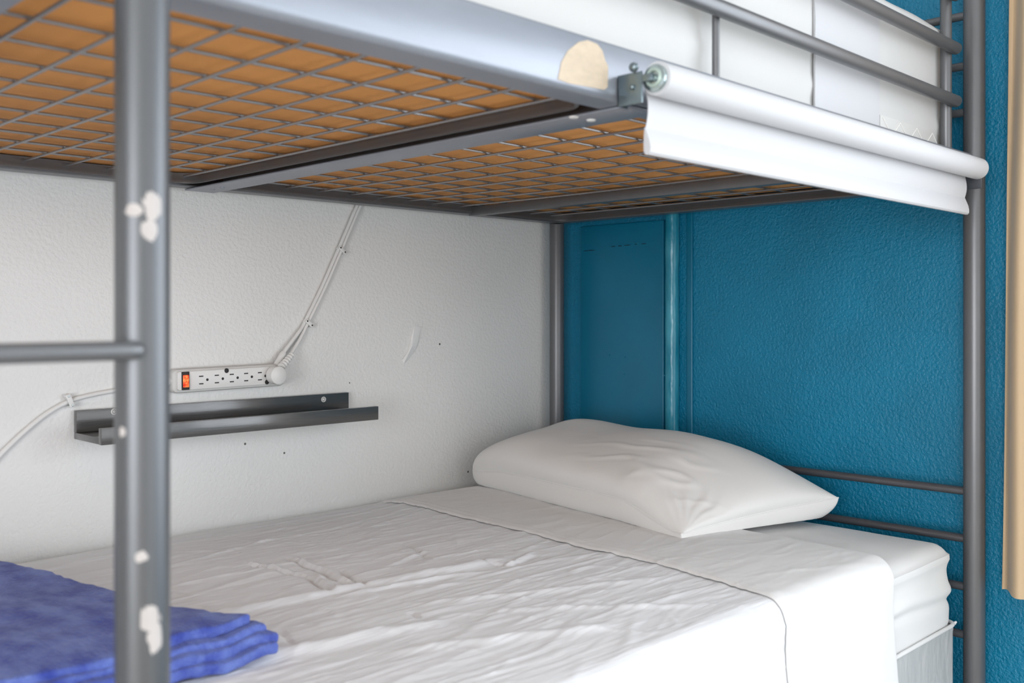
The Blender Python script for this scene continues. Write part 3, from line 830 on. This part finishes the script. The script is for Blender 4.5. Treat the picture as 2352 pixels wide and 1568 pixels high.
# cord on the left
cordL = bmesh.new()
q0 = Vector((PX0 + .004, YW - .012, PZ + .001))
pathL = [q0, wallp(378, 880, .010), wallp(330, 886, .006), wallp(262, 897, .005), wallp(205, 908, .005), wallp(160, 921, .005), wallp(110, 948, .005), wallp(55, 992, .005), wallp(0, 1045, .005), wallp(-70, 1125, .005), wallp(-160, 1240, .005)]
tube(cordL, smooth_path(pathL, 8), .0041, 14)
co = link('left_cord', cordL, M['plastic'], ps); co.name = 'outgoing_cord'
co.matrix_parent_inverse = (Matrix.Translation(ps.location) @ ps.rotation_euler.to_matrix().to_4x4()).inverted()
bm = bmesh.new()
tube(bm, [(PX0 + .006, YW - .012, PZ + .001), (PX0 - .002, YW - .012, PZ + .001), (PX0 - .004, YW - .012, PZ + .001), (PX0 - .012, YW - .012, PZ + .001)], [.008, .008, .006, .0055], 18)
pp('cord_grip', bm, M['plastic'])

def clip(px, py, ang, label, w_=.020):
    p = ray(px, py, Y=YW - .009); root = thing('cable_clip', label, 'cable clip', 'white clips holding the cables on the wall', loc=(p.x, YW, p.z))
    root.rotation_euler = (0, ang, 0)
    bm = bmesh.new()
    box(bm, (-w_ / 2, -.0135, -.0042), (w_ / 2, -.0100, .0042), .001)
    box(bm, (-w_ / 2, -.0105, -.0042), (-w_ / 2 + .0035, -.0003, .0042), .0008)
    box(bm, (w_ / 2 - .0035, -.0105, -.0042), (w_ / 2, -.0003, .0042), .0008)
    link('saddle', bm, M['plastic'], root)
    for s in (-1, 1):
        bm = bmesh.new(); disc(bm, (s * w_ * .36, -.0133, 0), (0, -1, 0), .0017, .0012, 12, bev=.0004); link('pin', bm, M['zinc' if px < 300 else 'slot'], root)
    return root
clip(785, 574, math.radians(38), 'topmost small white cable clip, high under the upper bunk rail')
clip(709, 742, math.radians(38), 'small white cable clip where the two cords part above the power strip')
clip(160, 920, math.radians(68), 'white cable clip at far left, above the left end of the shelf', .024)

# torn clear tape left on the wall
bm = bmesh.new()
tp = [(952, 745), (966, 752), (957, 790), (953, 806), (938, 822), (926, 834), (924, 826), (934, 812), (938, 800), (944, 778)]
V1 = [ray(a, b, Y=YW - .0016) for a, b in tp]
for i, p in enumerate(V1): p.y -= .0015 * (i % 3)
cv = sum(V1, Vector()) / len(V1); cv.y -= .003
vt = [bm.verts.new(p) for p in V1]; vb = [bm.verts.new((p.x, YW - .0003, p.z)) for p in V1]; c_ = bm.verts.new(cv)
for i in range(len(tp)):
    j = (i + 1) % len(tp); bm.faces.new((c_, vt[i], vt[j])); bm.faces.new((vt[i], vb[i], vb[j], vt[j]))
bmesh.ops.recalc_face_normals(bm, faces=bm.faces)
o = link('tape_scrap', bm, M['tape'], smooth=False); tag(o, 'torn scrap of clear tape stuck on the white wall', 'tape')

# ------------------------------------------------------------------ roller blind on the outside of the upper rail
RY, RZ, RR = .634, H + .2520, .0182
BX0, BX1 = .852, 1.770
rb = thing('roller_blind', 'rolled up white blind mounted along the outer side of the upper bunk rail', 'roller blind', loc=((BX0 + BX1) / 2, RY, RZ))
bm = bmesh.new(); tube(bm, [(BX0, RY, RZ), (BX1, RY, RZ)], RR, 48); 
sub('fabric_roll', bm, M['blind'], rb)
def flap(u, v):
    # v 0 at the back of the roll, 1 at the hem
    z = RZ - .006 - v * .046; y = RY + RR + .0006 - .004 * math.sin(v * PI) + .0012 * nz(u * 4, v * 2) 
    return (u, y, z)
bm = grid(flap, lin(BX0 + .004, BX1 - .012, 60), lin(0, 1, 12), .0008)
bmesh.ops.recalc_face_normals(bm, faces=bm.faces)
sub('hanging_flap', bm, M['blind'], rb)
bm = bmesh.new(); prof = [(.0006, .016), (-.0006, .016), (-.0030, .010), (-.0062, .002), (-.0078, -.006), (-.0074, -.011), (-.005, -.0135), (-.001, -.0135), (.0014, -.010), (.0016, 0)]
sweep(bm, prof, lambda i, a, b: Vector(((BX0 + .003, BX1 - .011)[i], RY + RR - .0002 + a, RZ - .0655 + b)), n=2)
sub('hem_bar', bm, M['blind'], rb)
# left end plug and bracket
bm = bmesh.new()
disc(bm, (BX0 + .001, RY, RZ), (-1, 0, 0), .0145, .006, 32, bev=.001)
hb = sub('end_plug', bm, M['zinc'], rb)
bm = bmesh.new(); tube(bm, [(BX0 - .0055, RY + .0085 * math.cos(t), RZ + .0085 * math.sin(t)) for t in lin(0, 2 * PI, 28)[:-1]], .0022, 10, closed=True)
disc(bm, (BX0 - .004, RY, RZ), (-1, 0, 0), .003, .004, 14)
link('plug_ring', bm, M['blind_core'], hb).matrix_parent_inverse = Matrix.Identity(4)
bm = bmesh.new()
box(bm, (BX0 - .0125, RY + .010, RZ - .026), (BX0 - .0105, YNR - .0008, RZ + .008), .0006)
box(bm, (BX0 - .0125, YNR - .003, RZ - .026), (BX0 + .004, YNR - .0008, RZ + .006), .0006)
box(bm, (BX0 - .0120, RY - .003, RZ - .004), (BX0 - .0065, RY + .014, RZ + .004), .0006)
tube(bm, [(BX0 - .0150, RY + .020, RZ + .013), (BX0 - .0125, RY + .020, RZ + .013)], [.0052, .0052], 16, dome=True)
tube(bm, [(BX0 - .0150, RY + .022, RZ - .008), (BX0 - .0125, RY + .022, RZ - .008)], [.0030, .0030], 14, dome=True)
sub('bracket', bm, M['zinc_dark'], rb)
bm = bmesh.new()
box(bm, (BX1 + .002, RY - .006, RZ - .034), (BX1 + .0045, YNR + .006, RZ + .014), .001)
tube(bm, [(BX1 + .016, YN - .020, RZ - .022), (BX1 + .016, YN - .020, RZ - .008)], .006, 16, dome=True)
sub('bracket', bm, M['black_plastic'], rb)

# ------------------------------------------------------------------ curtain by the window in the blue wall
def curt(u, v):
    z = H - .503 + v * 1.60; ph = u * 9.5
    top = v
    y = .609 - u * .33 + .016 * (1 - v)
    amp = .020 + .012 * (1 - v)
    x = 1.885 + amp * math.sin(ph * 2 * PI * .62 + .5 * nz(v * 2, 1) + 1.2)
    y += .012 * math.cos(ph * 1.9) + .006 * nz(v * 2, u * 3, 2) - .016 * sstep(.25, 1, v) * (1 - u) * 0
    y += .006 * sstep(.0, 1, 1 - v)
    return (x, y, z + .004 * math.sin(u * 14))
bm = grid(curt, lin(0, 1, 120), lin(0, 1, 60), .0014)
bmesh.ops.recalc_face_normals(bm, faces=bm.faces)
cu = link('curtain', bm, M['curtain']); tag(cu, 'beige curtain hanging in front of the blue wall beside the bunk bed', 'curtain')
bm = bmesh.new(); tube(bm, [(1.885, .70, H + 1.10), (1.885, -2.2, H + 1.10)], .011, 18, dome=True)
for y in (.66, -2.15): tube(bm, [(1.885, y, H + 1.10), (XW - .0005, y, H + 1.10)], .006, 12)
ro = link('curtain_rod', bm, M['metal_dark'], cu)
